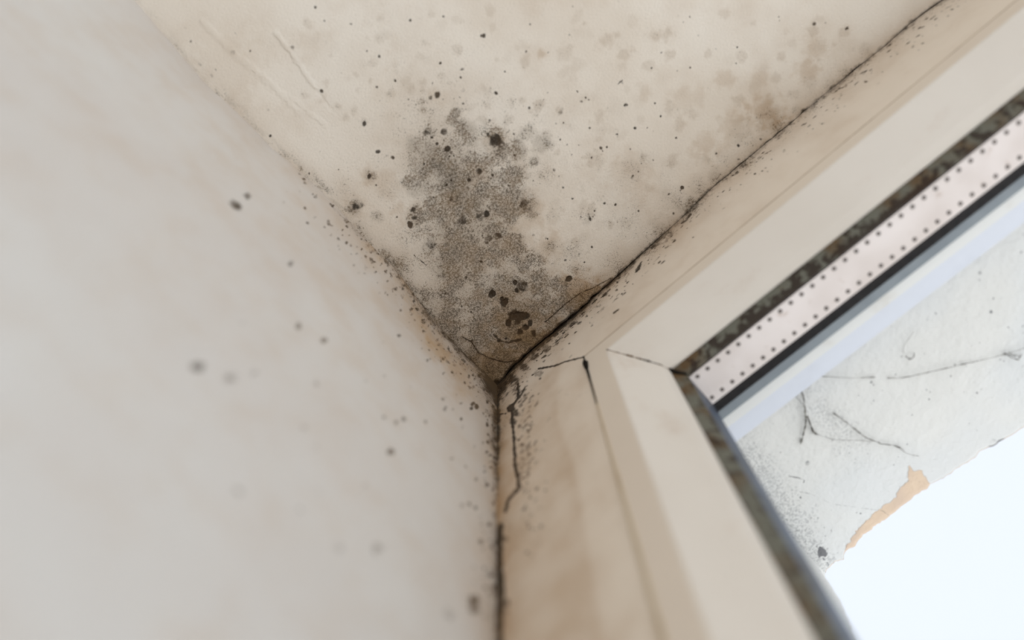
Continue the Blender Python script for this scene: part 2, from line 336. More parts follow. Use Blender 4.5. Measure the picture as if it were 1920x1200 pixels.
spots = [(b[0], b[1], b[2] * (.9 if b[2] > 3.5 else 1), b[3] * (1.15 if b[1] > 500 and b[0] > 900 else .95 if b[2] > 3.5 else 1.05)) + tuple(b[4:]) for b in spots]
G = blobs(XP, YY, spots, cz, PXC, 5, .75)
halo = blobs(XP, YY, [(693,330,13,.8),(683,230,7,.5),(800,246,8,.6),(839,280,14,.5),(929,262,22,.6),(876,298,17,1.1),(899,322,15,.7),(916,302,10,.9),(990,248,12,.95),(1018,268,19,.9),(1001,301,10,.95),
 (971,283,17,.85),(943,283,14,.8),(872,240,14,.75),(884,262,12,.6),(855,211,9,.7),(849,228,10,.6),(963,331,16,.85),(763,341,10,1.1),(776,356,15,.9),(776,405,15,1.1),(666,389,13,1.0),(707,406,10,.8),
 (846,373,14,.8),(822,387,18,.8),(866,413,18,.95),(905,404,18,.9),(807,459,17,1.1),(838,459,14,.9),(850,435,24,.7),(916,447,14,.7),(932,440,11,.8),(982,383,19,1.15),(996,403,12,.9),(951,406,14,.8),(969,456,15,.8),
 (1032,462,14,.6),(940,470,30,.6),(978,535,26,1.0),(946,570,24,.9),(970,605,34,1.0),(1000,630,26,1.0),(1100,412,10,.5),(1050,560,34,.5),(1170,400,40,.3),(1342,330,16,.5),(1295,385,20,.45),(880,500,50,.5),
 (920,370,50,.55),(830,340,34,.45),(900,330,34,.4),(1440,215,26,.5),(1390,240,26,.4),(1185,320,20,.5),(1210,300,16,.4),(1160,200,20,.25),(1260,360,24,.35),(1305,345,18,.4),(1150,350,36,.3),(1265,320,26,.3)],
 cz, PXC, 9, .5)
ctr, _ = seg_dist(XP, YY, [cz(860, 330), cz(900, 450), cz(955, 640)])
dens = .66 * np.exp(-(ctr / (95 * PXC)) ** 2) + .26 * np.exp(-(ctr / (260 * PXC)) ** 2)
apex = np.hypot(XP, YY); dens += .62 * np.exp(-(apex / (170 * PXC)) ** 2)
dens += .60 * np.exp(-np.maximum(XX, 0) / (20 * PXC)) * np.interp(-YY, [0, .03, .09, .12, .17, .26], [.9, 1, .95, .62, .42, .3]) + .30 * np.exp(-((XX - .0012) / .0028) ** 2) * (fbm(XP * 3, YY, .006, 47) > .5) * sstep(.0, -.05, YY) * sstep(-.29, -.2, YY)
dens += .55 * np.exp(-DD / (16 * PXC)) * np.interp(XX, [0, .03, .1, .2, .4], [1, .9, .65, .38, .3]) + .25 * np.exp(-DD / (60 * PXC)) * np.interp(XX, [0, .15, .4], [1, .7, .2])
dens = dens * (.62 + .76 * fbm(XP, YY, .014, 31)) + halo * .60 + .13
clear, _ = seg_dist(XP, YY, [cz(845, 350), cz(835, 352)]); 
dens -= .3 * np.exp(-(np.hypot(XP - cz(1010, 430)[0], YY - cz(1010, 430)[1]) / (42 * PXC)) ** 2) + .15 * np.exp(-(np.hypot(XP - cz(740, 385)[0], YY - cz(740, 385)[1]) / (34 * PXC)) ** 2)
dens -= .25 * np.exp(-(np.hypot(XP - cz(1285, 330)[0], YY - cz(1285, 330)[1]) / (20 * PXC)) ** 2)
dens = np.clip(dens, 0, 1.15)
def lines(X, Y, lst, px, conv):
    A = np.zeros(X.shape)
    for pts, wd, s in lst:
        p = [conv(*q) for q in pts]
        x0 = min(a[0] for a in p) - .01; x1 = max(a[0] for a in p) + .01; y0 = min(a[1] for a in p) - .01; y1 = max(a[1] for a in p) + .01
        sel = (X > x0) & (X < x1) & (Y > y0) & (Y < y1)
        if not sel.any(): continue
        if conv is conv_r: d, _ = seg_dist(X[sel], Y[sel], p)
        else:
            u, v = pts[len(pts) // 2]; c0 = conv(u, v); cu = conv(u + 1, v); cv = conv(u, v + 1)
            Ji = np.linalg.inv(np.array([[cu[0] - c0[0], cv[0] - c0[0]], [cu[1] - c0[1], cv[1] - c0[1]]])) * px
            tf = lambda a, b: (Ji[0, 0] * a + Ji[0, 1] * b, Ji[1, 0] * a + Ji[1, 1] * b)
            d, _ = seg_dist(*tf(X[sel], Y[sel]), [tf(*q) for q in p])
        nn = noise2(X[sel], Y[sel], px * 6, 77)
        A[sel] = np.maximum(A[sel], s * sstep(1.6, .3, d / (wd * px * (.45 + 1.1 * nn))))
    return A
cl = [([(868,632),(885,642),(897,661),(922,673),(947,679),(965,676)], 1.7, .8), ([(926,628),(938,640),(954,642),(976,637)], 2.6, .8), ([(776,478),(800,498)], 1.0, .9),
      ([(1022,604),(1040,588),(1060,570),(1090,548),(1112,540),(1144,522)], 1.4, .8), ([(1138,206),(1146,198)], .8, .6), ([(1158,158),(1168,150)], 1.0, .8)]
G = np.maximum(G, lines(XP, YY, cl, PXC, cz))
G = np.maximum(G, 1.0 * np.exp(-(DD / (4.5 * PXC)) ** 2) * np.interp(XX, [0, .02, .07, .12, .4], [1, 1, .75, .5, .45]))
G = np.maximum(G, 1.0 * sstep(16 * PXC, 4 * PXC, apex + .004 * (fbm(XP, YY, .005, 61) - .5)))
G = np.maximum(G, .6 * np.exp(-(XX / (2.5 * PXC)) ** 2) * np.interp(-YY, [0, .05, .12, .2], [1, .95, .35, .1]) * (.4 + .8 * fbm(XP, YY, .004, 63)))
brown = blobs(XP, YY, [(1528,92,16,.35),(1515,133,22,.55),(1437,210,32,.6),(1375,238,28,.4),(1326,275,28,.45),(1426,144,12,.3),(1360,148,16,.35),(1278,186,20,.3),(1312,184,16,.25),(1209,177,14,.3),(1016,100,7,.5),
  (929,266,24,.4),(899,322,24,.4),(846,373,14,.5),(750,392,16,.35),(951,406,30,.4),(990,400,26,.45),(969,450,34,.4),(1032,462,26,.4),(970,600,60,.6),(940,700,60,.8),(1090,550,46,.6),(780,400,30,.3),(693,330,18,.4),
  (665,388,22,.3),(880,430,60,.3),(728,350,26,.2),(1180,330,40,.25),(820,178,14,.25),(590,90,40,.12),(770,60,60,.12),(430,130,60,.15)], cz, PXC, 15, .9)
brown = brown * .75 + .55 * np.exp(-DD / (20 * PXC)) * sstep(0, .1, .12 + XX) + .42 * np.exp(-apex / (190 * PXC)) + .25 * np.exp(-XX / (26 * PXC)) * sstep(-.3, -.02, YY)
mot = []; r_ = np.random.RandomState(33)
for k in range(170):
    mot.append((r_.uniform(960, 1620), r_.uniform(20, 520), r_.uniform(5, 15), r_.uniform(.12, .42)))
for k in range(60): mot.append((r_.uniform(560, 1000), r_.uniform(20, 230), r_.uniform(4, 9), r_.uniform(.1, .35)))
mo = blobs(XP, YY, mot, cz, PXC, 35, 1.2); brown = np.maximum(brown, mo * .5); dens = np.clip(dens + mo * .7, 0, 1.15)
brown = np.clip(brown * (.7 + .6 * fbm(XP, YY, .008, 45)) + .5 * np.clip(fbm(XP, YY, .03, 41) - .5, 0, 1) , 0, 1)
grey = blobs(XP, YY, [(778,272,18,.9),(776,300,12,.6),(800,292,22,.85),(820,310,22,.9),(841,325,24,.9),(858,345,26,.95),(866,358,24,.9),(888,375,24,.75),(870,395,26,.5),(790,318,14,.5),(1018,268,16,.35),(971,283,16,.35),
  (943,283,14,.4),(916,302,9,.6),(880,240,14,.4),(963,331,12,.3),(840,425,30,.35),(900,420,36,.35),(800,345,20,.3),(930,390,24,.3),(830,480,40,.25),(990,560,40,.3)], cz, PXC, 19, .45)
grey = np.clip(grey * .62, 0, 1)
rel = lines(XP, YY, [([(517,63),(545,97),(592,166)], 4.5, .8), ([(380,40),(430,92),(500,150),(560,210)], 6, .5), ([(540,180),(610,235)], 4, .3)], PXC, cz)
rel = rel * .5 - .55 * lines(XP, YY, [([(592,166),(620,205)], 3, .4)], PXC, cz) + .35 * (fbm(XP, YY, .003, 71) - .5) * np.exp(-apex / .05) * 2 - .5 * G * sstep(.9, 1.1, G)
V = np.stack([XP, YY, ZZ], -1).reshape(-1, 3)
nu, nv_ = XX.shape
Fq = grid_faces(nu, nv_, 0, flip=False)
st = np.stack([dens, G, brown, grey], -1).reshape(-1, 4); rel = rel.ravel()
# lip of the crack: front row folds upward
n0 = len(V); front = V.reshape(nu, nv_, 3)[:, 0, :].copy(); up = front + np.array([0, .0004, .008])
V = np.concatenate([V, up]); fi = np.arange(nu) * nv_; ui = n0 + np.arange(nu)
Fq = np.concatenate([Fq, np.stack([fi[:-1], fi[1:], ui[1:], ui[:-1]], -1)])
st = np.concatenate([st, np.tile([1, 1, 1, 0], (nu, 1))]); rel = np.concatenate([rel, np.zeros(nu)])
V, Fq = add_boxes(V, Fq, [(-.1, ROOM_X, -ROOM_Y, .06, .008, .16)])
fast_mesh('ceiling', V, Fq, M['ceiling'], attrs={'stain_tone': pad(st, len(V)), 'relief': pad(rel, len(V))}, kind='structure', label='cream plaster ceiling blotched with dark mould')

# ------------------------------------------------------------------ LEFT WALL
zv = lambda v: -onx(934, v)[2]
ys = axis_pts([(0, .004, .0004), (.004, .14, .0008), (.14, .34, .0016), (.34, .6, .008), (.6, ROOM_Y, .1)])
zs = axis_pts([(0, .03, .0007), (.03, .20, .0012), (.20, .42, .003), (.42, ROOM_H, .06)])
DY, DZ = np.meshgrid(ys, zs, indexing='ij'); Y = -DY; Z = -DZ
X = w_of_y(Y) * np.exp(-DZ / .05) + .0011 * (fbm(Y, Z, .06, 81) - .5) * sstep(0, .02, DY) * sstep(0, .02, DZ)
cy = lambda u, v: tuple(onx(u, v)[1:]); PXL = .00026
sl = [(440,388,9,.72,1.3,.7),(460,370,6.5,.6),(370,688,12,.7),(435,709,11,.45),(475,702,11,.45),(592,720,8,.42),(572,802,8,.5),(590,840,7,.35),(558,612,7,.6),(607,639,8,.62),(543,496,6,.6),(733,847,7,.75),(720,782,4,.6),
 (757,785,5,.7),(743,791,4,.6),(798,790,4,.6),(835,765,4,.6),(832,747,4,.5),(849,768,3,.5),(893,763,4,1),(886,758,4,.9),(883,767,3,.9),(893,899,4,.7),(880,945,4,.6),(867,948,5,.55),(902,1015,6,.6),(888,1128,13,.75),(890,1145,10,.6),
 (710,1028,11,.55),(635,1025,12,.4),(598,925,8,.35),(448,925,9,.55),(420,890,9,.3),(560,955,9,.4),(685,912,6,.4),(840,1150,12,.45),(450,610,7,.35),(872,875,4,.5),(847,860,3,.6),(864,886,3,.4),(526,386,3,.5),
 (582,415,3,.5),(546,415,2,.3),(650,467,3,.5),(625,440,2,.4),(658,503,3,.5),(680,508,3,.5),(667,517,3,.4),(505,258,2,.4),(800,905,5,.3),(770,725,4,.4),(720,706,5,.3),(686,715,5,.3),(715,644,3,.4),(740,950,5,.3),(805,1120,9,.25),(730,1060,9,.2),
 (670,960,6,.2),(545,950,6,.25),(905,830,4,.5),(868,800,4,.4),(655,660,5,.2)]
r_ = np.random.RandomState(5)
for k in range(420):
    t = r_.rand() ** .7; u = 560 + 370 * t; v = 318 + (722 - 318) * t ** 1.08; q = abs(r_.normal(0, 26)) + 2
    sl.append((u - q * .75, v + q * .75, r_.uniform(1.3, 3), r_.uniform(.3, .8)))
for k in range(150):
    v = 740 + 460 * r_.rand() ** 1.5; sl.append((930 - abs(r_.normal(0, 18)), v, r_.uniform(1.5, 4), r_.uniform(.3, .8)))
G = blobs(Y, Z, [(b[0], b[1], b[2] * 1.12) + tuple(b[3:]) for b in sl], cy, PXL, 3, .35)
dtop = np.hypot(np.maximum(DZ, 0), 0); apex = np.hypot(DY, DZ)
near = np.interp(DY, [0, .04, .1, .16, .26], [1, .85, .55, .3, .12])
dens = 1.0 * np.exp(-DZ / .016) * near + .35 * np.exp(-DZ / .05) * np.interp(DY, [0, .06, .12], [1, .6, .1])
dens += .9 * np.exp(-DY / .0045) * np.interp(DZ, [0, .05, .12, .3, .5], [1, .95, .75, .25, .2]) + .45 * np.exp(-DY / .016) * np.interp(DZ, [0, .05, .12, .3], [1, .7, .4, .2])
dens *= (.5 + fbm(Y, Z, .012, 91)); dens = np.clip(dens, 0, 1.1)
G = np.maximum(G, 1.0 * sstep(.040, .004, np.hypot(DY * 1.5, DZ * .9) + .02 * (fbm(Y, Z, .006, 93) - .5)))
G = np.maximum(G, np.exp(-(DY / .0042) ** 2) * np.interp(DZ, [0, zv(790), zv(860), zv(920), zv(960), zv(985), zv(1000), zv(1200)], [1, 1, .8, .55, .3, .3, .5, .4]) * (.3 + .95 * fbm(Y, Z, .005, 95)))
G = np.maximum(G, .85 * np.exp(-(DZ / .0075) ** 2) * near * (.1 + 1.2 * fbm(Y, Z, .006, 96)))
brown = blobs(Y, Z, [(745,545,24,.35),(780,600,26,.4),(820,650,26,.4),(690,500,20,.3),(860,700,30,.4),(775,580,14,.6,.5,.8),(795,605,16,.9),(815,635,16,.9),(830,665,16,.7),(790,560,16,.6),(750,520,14,.6),(765,550,16,.5),(720,490,12,.6),(690,470,12,.5),(850,700,20,.6),(865,720,20,.5)], cy, PXL, 23, .6)
warm = np.exp(-(apex / .22) ** 2) * .30 + .20 * np.exp(-DZ / .09) * sstep(.45, .1, DY) + .3 * np.exp(-DZ / .03) * near + .4 * np.exp(-DY / .008) + .25 * np.exp(-apex / .03)
brown = np.clip(brown * .55 * (.5 + fbm(Y, Z, .015, 98)) + warm, 0, 1)
V = np.stack([X, Y, Z], -1).reshape(-1, 3); Fq = grid_faces(*X.shape, flip=False)
st = np.stack([dens, G, brown, np.zeros_like(dens)], -1).reshape(-1, 4)
V, Fq = add_boxes(V, Fq, [(-.12, -.003, -ROOM_Y, .0, -ROOM_H, .0)])
fast_mesh('wall_left', V, Fq, M['left'], attrs={'stain_tone': pad(st, len(V)), 'relief': pad((.4 * (fbm(Y, Z, .02, 99) - .5)).ravel(), len(V))}, kind='structure', label='pale left wall with scattered mould spots')

# ------------------------------------------------------------------ WINDOW WALL (inner face with the opening)
xs = axis_pts([(0, .004, .0003), (.004, mO, .0006), (mO, .34, .001), (.34, WT - mO, .02), (WT - mO, ROOM_X, .05)])
zs = axis_pts([(-.012, 0, .003), (0, .012, .0004), (.012, mO, .0006), (mO, .24, .001), (.24, HT - mO, .02), (HT - mO, ROOM_H, .05)])
X, DZ = np.meshgrid(xs, zs, indexing='ij'); Z = -DZ
Yw = v_of_x(X) * np.exp(-np.maximum(DZ, 0) / .012) * sstep(mO, mO * .5, DZ) + .0007 * (fbm(X, Z, .03, 101) - .5) * sstep(0, .01, X) * sstep(0, .006, mO - np.minimum(DZ, mO) + np.maximum(mO - X, 0))
hx = (X[:-1, :-1] + X[1:, 1:]) / 2; hz = (DZ[:-1, :-1] + DZ[1:, 1:]) / 2
hole = (hx > mO) & (hx < WT - mO) & (hz > mO) & (hz < HT - mO)
cxz = lambda u, v: (ony(u, v)[0], ony(u, v)[2]); PXR = .00026
sr = [(1105,706,2,.0)]
r_ = np.random.RandomState(9)
for k in range(330):                         # little dashes strung along the ceiling joint
    t = r_.rand(); u = 985 + 780 * t; q = abs(r_.normal(0, 11)) + 2; p = onz(u, 0)
    x = .02 + .28 * t; sr.append((None, x, -(q * .0008), r_.uniform(1.0, 2.4), r_.uniform(.4, .95)))
for k in range(150):
    zz = -(.012 + .16 * r_.rand() ** 1.2); sr.append((None, .012 + abs(r_.normal(0, .006)), zz, r_.uniform(1.4, 3.2), r_.uniform(.3, .8)))
lst = [(b[1], b[2], b[3], b[4], 1.9, .0 if b[2] > -.011 else 1.9) for b in sr if b[0] is None]
G = blobs(X, Z, lst, conv_r, PXR, 4, .3)
G = np.maximum(G, blobs(X, Z, [(970,735,9,.6),(960,712,12,.75),(985,690,10,.7),(1000,670,9,.6),(968,775,8,.8),(958,765,8,1),(962,790,8,.7),(975,800,5,.6),(1025,655,7,.6),(1010,700,8,.5),(985,745,6,.6),(948,1010,7,.5),(945,1130,10,.6),(948,1150,7,.5),(975,905,4,.4),(980,860,5,.5)], cxz, PXR, 6, .5))
ck = [([(972,720),(972,745),(960,765),(962,800),(965,840),(966,875),(972,900),(972,912)], 3.0, 1.1), ([(974,915),(955,935),(947,958)], 3.6, 1.0), ([(1010,692),(1040,686),(1060,678),(1097,669)], 1.9, .95),
      ([(1097,669),(1120,654),(1150,634)], 1.2, .6), ([(955,765),(975,745),(985,725)], 2, .8), ([(940,985),(938,1040),(941,1100),(938,1215)], 4.6, .95), ([(948,775),(935,777)], 2, .8),
      ([(1035,755),(1060,740),(1090,742),(1100,735),(1110,728)], 3, .25), ([(1080,745),(1092,730),(1110,725)], 2.5, .25)]
G = np.maximum(G, lines(X, Z, ck, PXR, cxz))
G = np.maximum(G, .95 * np.exp(-(DZ / .0032) ** 2) * np.interp(X, [0, .03, .06, .12, .3, .5], [1, 1, .85, .55, .45, .35]) * (.5 + .8 * fbm(X, Z, .008, 105)))
zr = lambda v: -onx(940, v)[2]
G = np.maximum(G, np.exp(-(X / .0026) ** 2) * np.interp(DZ, [0, zr(790), zr(860), zr(920), zr(960), zr(985), zr(1000), zr(1200)], [1, 1, .8, .5, .2, .3, 1.0, .95]) * (.5 + .8 * fbm(X, Z, .006, 107)))
strk = []; r_ = np.random.RandomState(44)
for k in range(170):                         # short slanting mould strokes beside the corner crack
    v0 = 735 + 230 * r_.rand() ** 1.2; u0 = 972 + abs(r_.normal(0, 17)); L_ = r_.uniform(3, 9); strk.append(([(u0, v0), (u0 + L_ * .8, v0 - L_)], r_.uniform(1.2, 2.4), r_.uniform(.2, .6)))
for k in range(260):                         # strokes below the ceiling joint, parallel to it
    t = r_.rand() ** 1.5; u0 = 990 + 330 * t; q = abs(r_.normal(0, 16)) + 1; L_ = r_.uniform(2, 9)
    v0 = np.interp(u0, [1000, 1100, 1200, 1330], [655, 572, 479, 360]) + q; strk.append(([(u0 + q * .5, v0), (u0 + q * .5 + L_, v0 - L_ * .85)], r_.uniform(.8, 2.0), r_.uniform(.3, .9)))
G = np.maximum(G, lines(X, Z, strk, PXR, cxz))
ap2 = np.hypot(X * 1.15, DZ * .55)
G = np.maximum(G, (.4 + .95 * fbm(X, Z, .0035, 173)) * sstep(.026, .002, ap2 + .012 * (fbm(X, Z, .004, 171) - .5)))
dens = 1.2 * np.exp(-DZ / .009) * np.interp(X, [0, .03, .08, .2, .5], [1, 1, .7, .5, .4]) + .95 * np.exp(-X / .0075) * np.interp(DZ, [0, .05, .12, .2, .4], [1, .9, .6, .4, .3]) + .12
dens = np.clip(dens * (.55 + .9 * fbm(X, Z, .012, 109)) * sstep(mO + .002, mO * .4, np.minimum(X, DZ)) , 0, 1.1)
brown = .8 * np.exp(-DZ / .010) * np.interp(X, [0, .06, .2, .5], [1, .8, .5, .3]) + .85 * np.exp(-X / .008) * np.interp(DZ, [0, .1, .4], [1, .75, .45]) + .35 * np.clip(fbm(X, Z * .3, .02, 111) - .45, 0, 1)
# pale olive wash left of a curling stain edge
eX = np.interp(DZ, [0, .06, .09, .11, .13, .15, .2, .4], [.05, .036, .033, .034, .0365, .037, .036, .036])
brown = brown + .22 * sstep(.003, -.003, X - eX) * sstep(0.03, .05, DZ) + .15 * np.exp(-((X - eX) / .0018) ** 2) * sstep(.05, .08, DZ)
brown = np.clip(brown + .24 * np.exp(-X / .12), 0, 1)  # brown fades along the wall, painting its right side as brighter lit
V = np.stack([X, Yw, Z], -1).reshape(-1, 3); Fq = grid_faces(*X.shape, flip=False, mask=~hole)
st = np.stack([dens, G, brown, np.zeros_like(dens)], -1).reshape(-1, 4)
yb0, yb1 = .0035, .1612 * H
def ring(m_, y0, y1, x1=ROOM_X, zlow=ROOM_H, xl=-.12, zt=.008):
    return [(xl, m_, y0, y1, -zlow, zt), (WT - m_, x1, y0, y1, -zlow, zt), (m_, WT - m_, y0, y1, -m_, zt), (m_, WT - m_, y0, y1, -zlow, -HT + m_)]
V, Fq = add_boxes(V, Fq, ring(mO, yb0, yb1))
fast_mesh('wall_right', V, Fq, M['right'], attrs={'stain_tone': pad(st, len(V)), 'relief': pad((-.8 * G * sstep(.7, 1, G)).ravel(), len(V))}, kind='structure', label='window wall of beige plaster, mouldy along its joints')

# ------------------------------------------------------------------ OUTDOOR PLASTER REVEAL
mF = .1769 * H; yS = .1612 * H
OE = [(1550,1085),(1552,1072),(1557,1064),(1566,1057),(1577,1052),(1584,1052),(1586,1045),(1589,1038),(1602,1029),(1625,1005),(1652,985),(1680,965),(1712,940),(1745,915),(1772,899),(1800,880),(1820,870),(1840,852),(1870,836),(1895,822),(1920,807)]
pe = np.array([onz(u, v, -mF)[:2] for u, v in OE]); ex_, ey_ = pe[:, 0], pe[:, 1]
ex_ = np.maximum.accumulate(ex_ + np.arange(len(ex_)) * 1e-6)
xs = axis_pts([(mF, .30, .0004), (.30, .5, .003), (.5, WT - mF, .03)])
edge = np.interp(xs, ex_, ey_, right=ey_[-1]) + .0006 * vnoise(len(xs), 8, 31) + .0003 * vnoise(len(xs), 3, 32)
tt = np.linspace(0, 1, 230) ** 1.0
X, T = np.meshgrid(xs, tt, indexing='ij'); Y = yS + (edge[:, None] - yS) * T
dE = (edge[:, None] - Y); dX = X - mF
Z = -mF + .0012 * (fbm(X, Y, .02, 121) - .5) * sstep(0, .02, dX) * sstep(0, .01, Y - yS) + .0015 * sstep(.0025, 0, dE)
cs = lambda u, v: tuple(onz(u, v, -mF)[:2]); PXS = .0003
poly = [cs(u, v) for u, v in [(1702,873),(1712,880),(1730,884),(1748,913),(1765,930),(1700,980),(1640,1025),(1600,1060),(1588,1046),(1586,1030),(1600,1008),(1618,985),(1645,958),(1682,932),(1690,912),(1706,897)]]
Xr = X + .0026 * (fbm(X, Y, .0022, 161) - .5) + .003 * (fbm(X, Y, .007, 163) - .5); Yr = Y + .0026 * (fbm(X, Y, .0022, 165) - .5) + .003 * (fbm(X, Y, .007, 167) - .5)
ins = in_poly(Xr, Yr, poly)
dpoly, _ = seg_dist(Xr, Yr, poly + [poly[0]])
peach = np.clip(.5 + np.where(ins, 1, -1) * dpoly / (5 * PXS), 0, 1)
band = .85 * sstep(1.8 * PXS * 2, 0, dE) * np.interp(X, [.0, mF + .002, .1, .13, .2], [0, .9, .7, .8, .9])
peach = np.maximum(peach, band)
cb = [(1541,1036,7,1.2),(1538,1030,4,1),(1547,1041,5,.9),(1545,1048,4,.5),(1497,1033,3.5,1.2,.5,.6),(1690,668,3,.5),(1706,673,4,.5),(1514,868,5,.5),(1477,1000,6,.4),(1560,1075,9,.45),(1530,945,3,.5),(1478,900,4,.5),(1512,1064,8,.5),(1555,1060,5,.4),(1900,835,14,.8,3,.0),(1880,842,8,.8,3,.2),
      (1858,585,3,.8),(1755,588,2.4,.9),(1863,560,2,.7),(1837,512,4,.6),(1837,525,3,.5),(1633,717,3,.7),(1638,722,2,.6),(1750,525,2,.8),(1782,705,2.2,.7)]
r_ = np.random.RandomState(14)
for k in range(420):
    u = r_.uniform(1365, 1920); v = r_.uniform(430, 1090); cb.append((u, v, r_.uniform(.9, 1.9), r_.uniform(.25, .8)))
for k in range(150):
    cb.append((r_.normal(1515, 34), r_.normal(1030, 34), r_.uniform(1, 2.6), r_.uniform(.25, .6)))
G = blobs(X, Y, cb, cs, PXS, 8, .35)
G = np.maximum(G, lines(X, Y, [([(1480,918),(1520,926),(1560,945),(1610,952),(1655,958),(1672,971)], .8, .6), ([(1480,893),(1495,895),(1508,900),(1506,904)], 1.1, .8), ([(1640,895),(1690,906)], .6, .3)], PXS, cs))
pa, _ = seg_dist(X, Y, [cs(1385, 840), cs(1430, 900), cs(1480, 980), cs(1530, 1060)]); pb, _ = seg_dist(X, Y, [cs(1505, 740), cs(1560, 790), cs(1600, 840)])
dens = .85 * np.exp(-(pa / (38 * PXS)) ** 2) + .7 * np.exp(-(pb / (34 * PXS)) ** 2) + .22 + .5 * np.exp(-dX / .006)
dens = np.clip(dens * (.4 + 1.1 * fbm(X, Y, .014, 131)) * (1 - .8 * (peach > .5)), 0, 1)
rel = .5 * (fbm(X, Y, .004, 141) - .5) + .5 * np.exp(-(pb / (40 * PXS)) ** 2) * (fbm(X, Y, .0016, 143) - .5) - .35 * sstep(.45, .55, peach)
V1 = np.stack([X, Y, Z], -1).reshape(-1, 3); F1 = grid_faces(*X.shape, flip=False)
S1 = np.stack([dens, G, peach, 0 * G], -1).reshape(-1, 4); R1 = rel.ravel()
def skirt(V, S, Rl, rowidx, vec, Fq):
    n0 = len(V); a = V[rowidx]; b = a + vec; k = len(rowidx)
    V = np.concatenate([V, b]); S = np.concatenate([S, S[rowidx] * .3]); Rl = np.concatenate([Rl, np.zeros(k)])
    ii = np.arange(k); return V, S, Rl, np.concatenate([Fq, np.stack([rowidx[:-1], rowidx[1:], n0 + ii[1:], n0 + ii[:-1]], -1)])
nx_, ny_ = X.shape
V1, S1, R1, F1 = skirt(V1, S1, R1, np.arange(nx_) * ny_ + ny_ - 1, np.array([0, .0015, .004]), F1)
V1, S1, R1, F1 = skirt(V1, S1, R1, np.arange(len(V1) - nx_, len(V1)), np.array([0, 0, .30]), F1)
# side reveal, x = mF plane
JE = [(1550,1085),(1556,1092),(1561,1100),(1567,1112),(1574,1122),(1581,1134),(1586,1146),(1590,1158),(1596,1168),(1601,1182),(1608,1198),(1614,1210),(1700,1340)]
pj = np.array([onx(u, v, mF)[1:] for u, v in JE]); jz, jy = pj[:, 1][::-1], pj[:, 0][::-1]
zs = axis_pts([(mF, .20, .0005), (.20, .4, .004), (.4, HT - mF, .03)])
edge = np.interp(-zs, jz, jy, left=jy[0]) + .0005 * vnoise(len(zs), 9, 35) + .0003 * vnoise(len(zs), 3, 36)
edge[0] = V1[ny_ - 1][1]
tt = np.linspace(0, 1, 150); ZD, T = np.meshgrid(zs, tt, indexing='ij'); Y2 = yS + (edge[:, None] - yS) * T
X2 = mF + .0008 * (fbm(Y2, ZD, .02, 151) - .5) * sstep(0, .01, ZD - mF) - .0012 * sstep(.002, 0, edge[:, None] - Y2)
V2 = np.stack([X2, Y2, -ZD], -1).reshape(-1, 3); F2 = grid_faces(*X2.shape)
d2 = np.clip(.5 * (.4 + fbm(Y2, ZD, .01, 153)), 0, 1)
r_ = np.random.RandomState(15); cb = [(r_.uniform(.1, .16), -r_.uniform(.07, .14), r_.uniform(.9, 2.2), r_.uniform(.3, .9)) for k in range(120)]
G2 = blobs(Y2, -ZD, cb, conv_r, PXS, 18, .3)
S2 = np.stack([d2, G2, 0 * d2, 0 * d2], -1).reshape(-1, 4); R2 = (.6 * (fbm(Y2, ZD, .003, 155) - .5)).ravel()
nz_, nk_ = X2.shape
V2, S2, R2, F2 = skirt(V2, S2, R2, np.arange(nz_) * nk_ + nk_ - 1, np.array([-.004, .001, 0]), F2)
V2, S2, R2, F2 = skirt(V2, S2, R2, np.arange(len(V2) - nz_, len(V2)), np.array([-.18, 0, 0]), F2)
V = np.concatenate([V1, V2]); Fq = np.concatenate([F1, F2 + len(V1)]); S_ = np.concatenate([S1, S2]); Rr = np.concatenate([R1, R2])
V, Fq = add_boxes(V, Fq, ring(mF - .003, yS + .0003, .325 * H, xl=-.12, zt=.2))
fast_mesh('trim_1', V, Fq, M['outdoor'], attrs={'stain_tone': pad(S_, len(V)), 'relief': pad(Rr, len(V))}, kind='structure', label='rough white outdoor plaster round the window opening, with a peeled peach patch')

# floor
mesh_obj('floor', box_arr(-.12, ROOM_X, -ROOM_Y, .0, -ROOM_H - .1, -ROOM_H), BOXQ, M['floor'], kind='structure')

# ------------------------------------------------------------------ WINDOW
win = bpy.data.objects.new('window_1', None); win.location = (WT / 2, 0.0, -HT + mO); link(win, None, kind='structure', label='painted window with mouldy gasket and double glazing, set close to the corner')
bpy.context.view_layer.update()
INV = np.array(win.location)
def member(side, prof, seg=1, holes=None):
    """extrude a (margin, y) outline along one side of the window with mitred ends"""
    V = []; n = len(prof); K = seg + 1
    for k in range(K):
        t = k / seg
        for mg, y in prof:
            if side == 'head': a, b = np.array([mg, y, -mg]), np.array([WT - mg, y, -mg])
            if side == 'sill': a, b = np.array([mg, y, -HT + mg]), np.array([WT - mg, y, -HT + mg])
            if side == 'left': a, b = np.array([mg, y, -mg]), np.array([mg, y, -HT + mg])
            if side == 'right': a, b = np.array([WT - mg, y, -mg]), np.array([WT - mg, y, -HT + mg])
            V.append(a + (b - a) * (t ** 1.8 if seg > 1 else t))
    Fs = []
    for k in range(seg):
        for i in range(n):
            j = (i + 1) % n; Fs.append((k * n + i, k * n + j, (k + 1) * n + j, (k + 1) * n + i))
    Fs.append(tuple(range(n - 1, -1, -1))); Fs.append(tuple(seg * n + i for i in range(n)))
    return V, Fs
def fix_normals(o):
    bm = bmesh.new(); bm.from_mesh(o.data); bmesh.ops.recalc_face_normals(bm, faces=bm.faces); bm.to_mesh(o.data); bm.free()
def local(V): return [np.asarray(p) - INV for p in V]
S4 = ('head', 'left', 'right', 'sill')
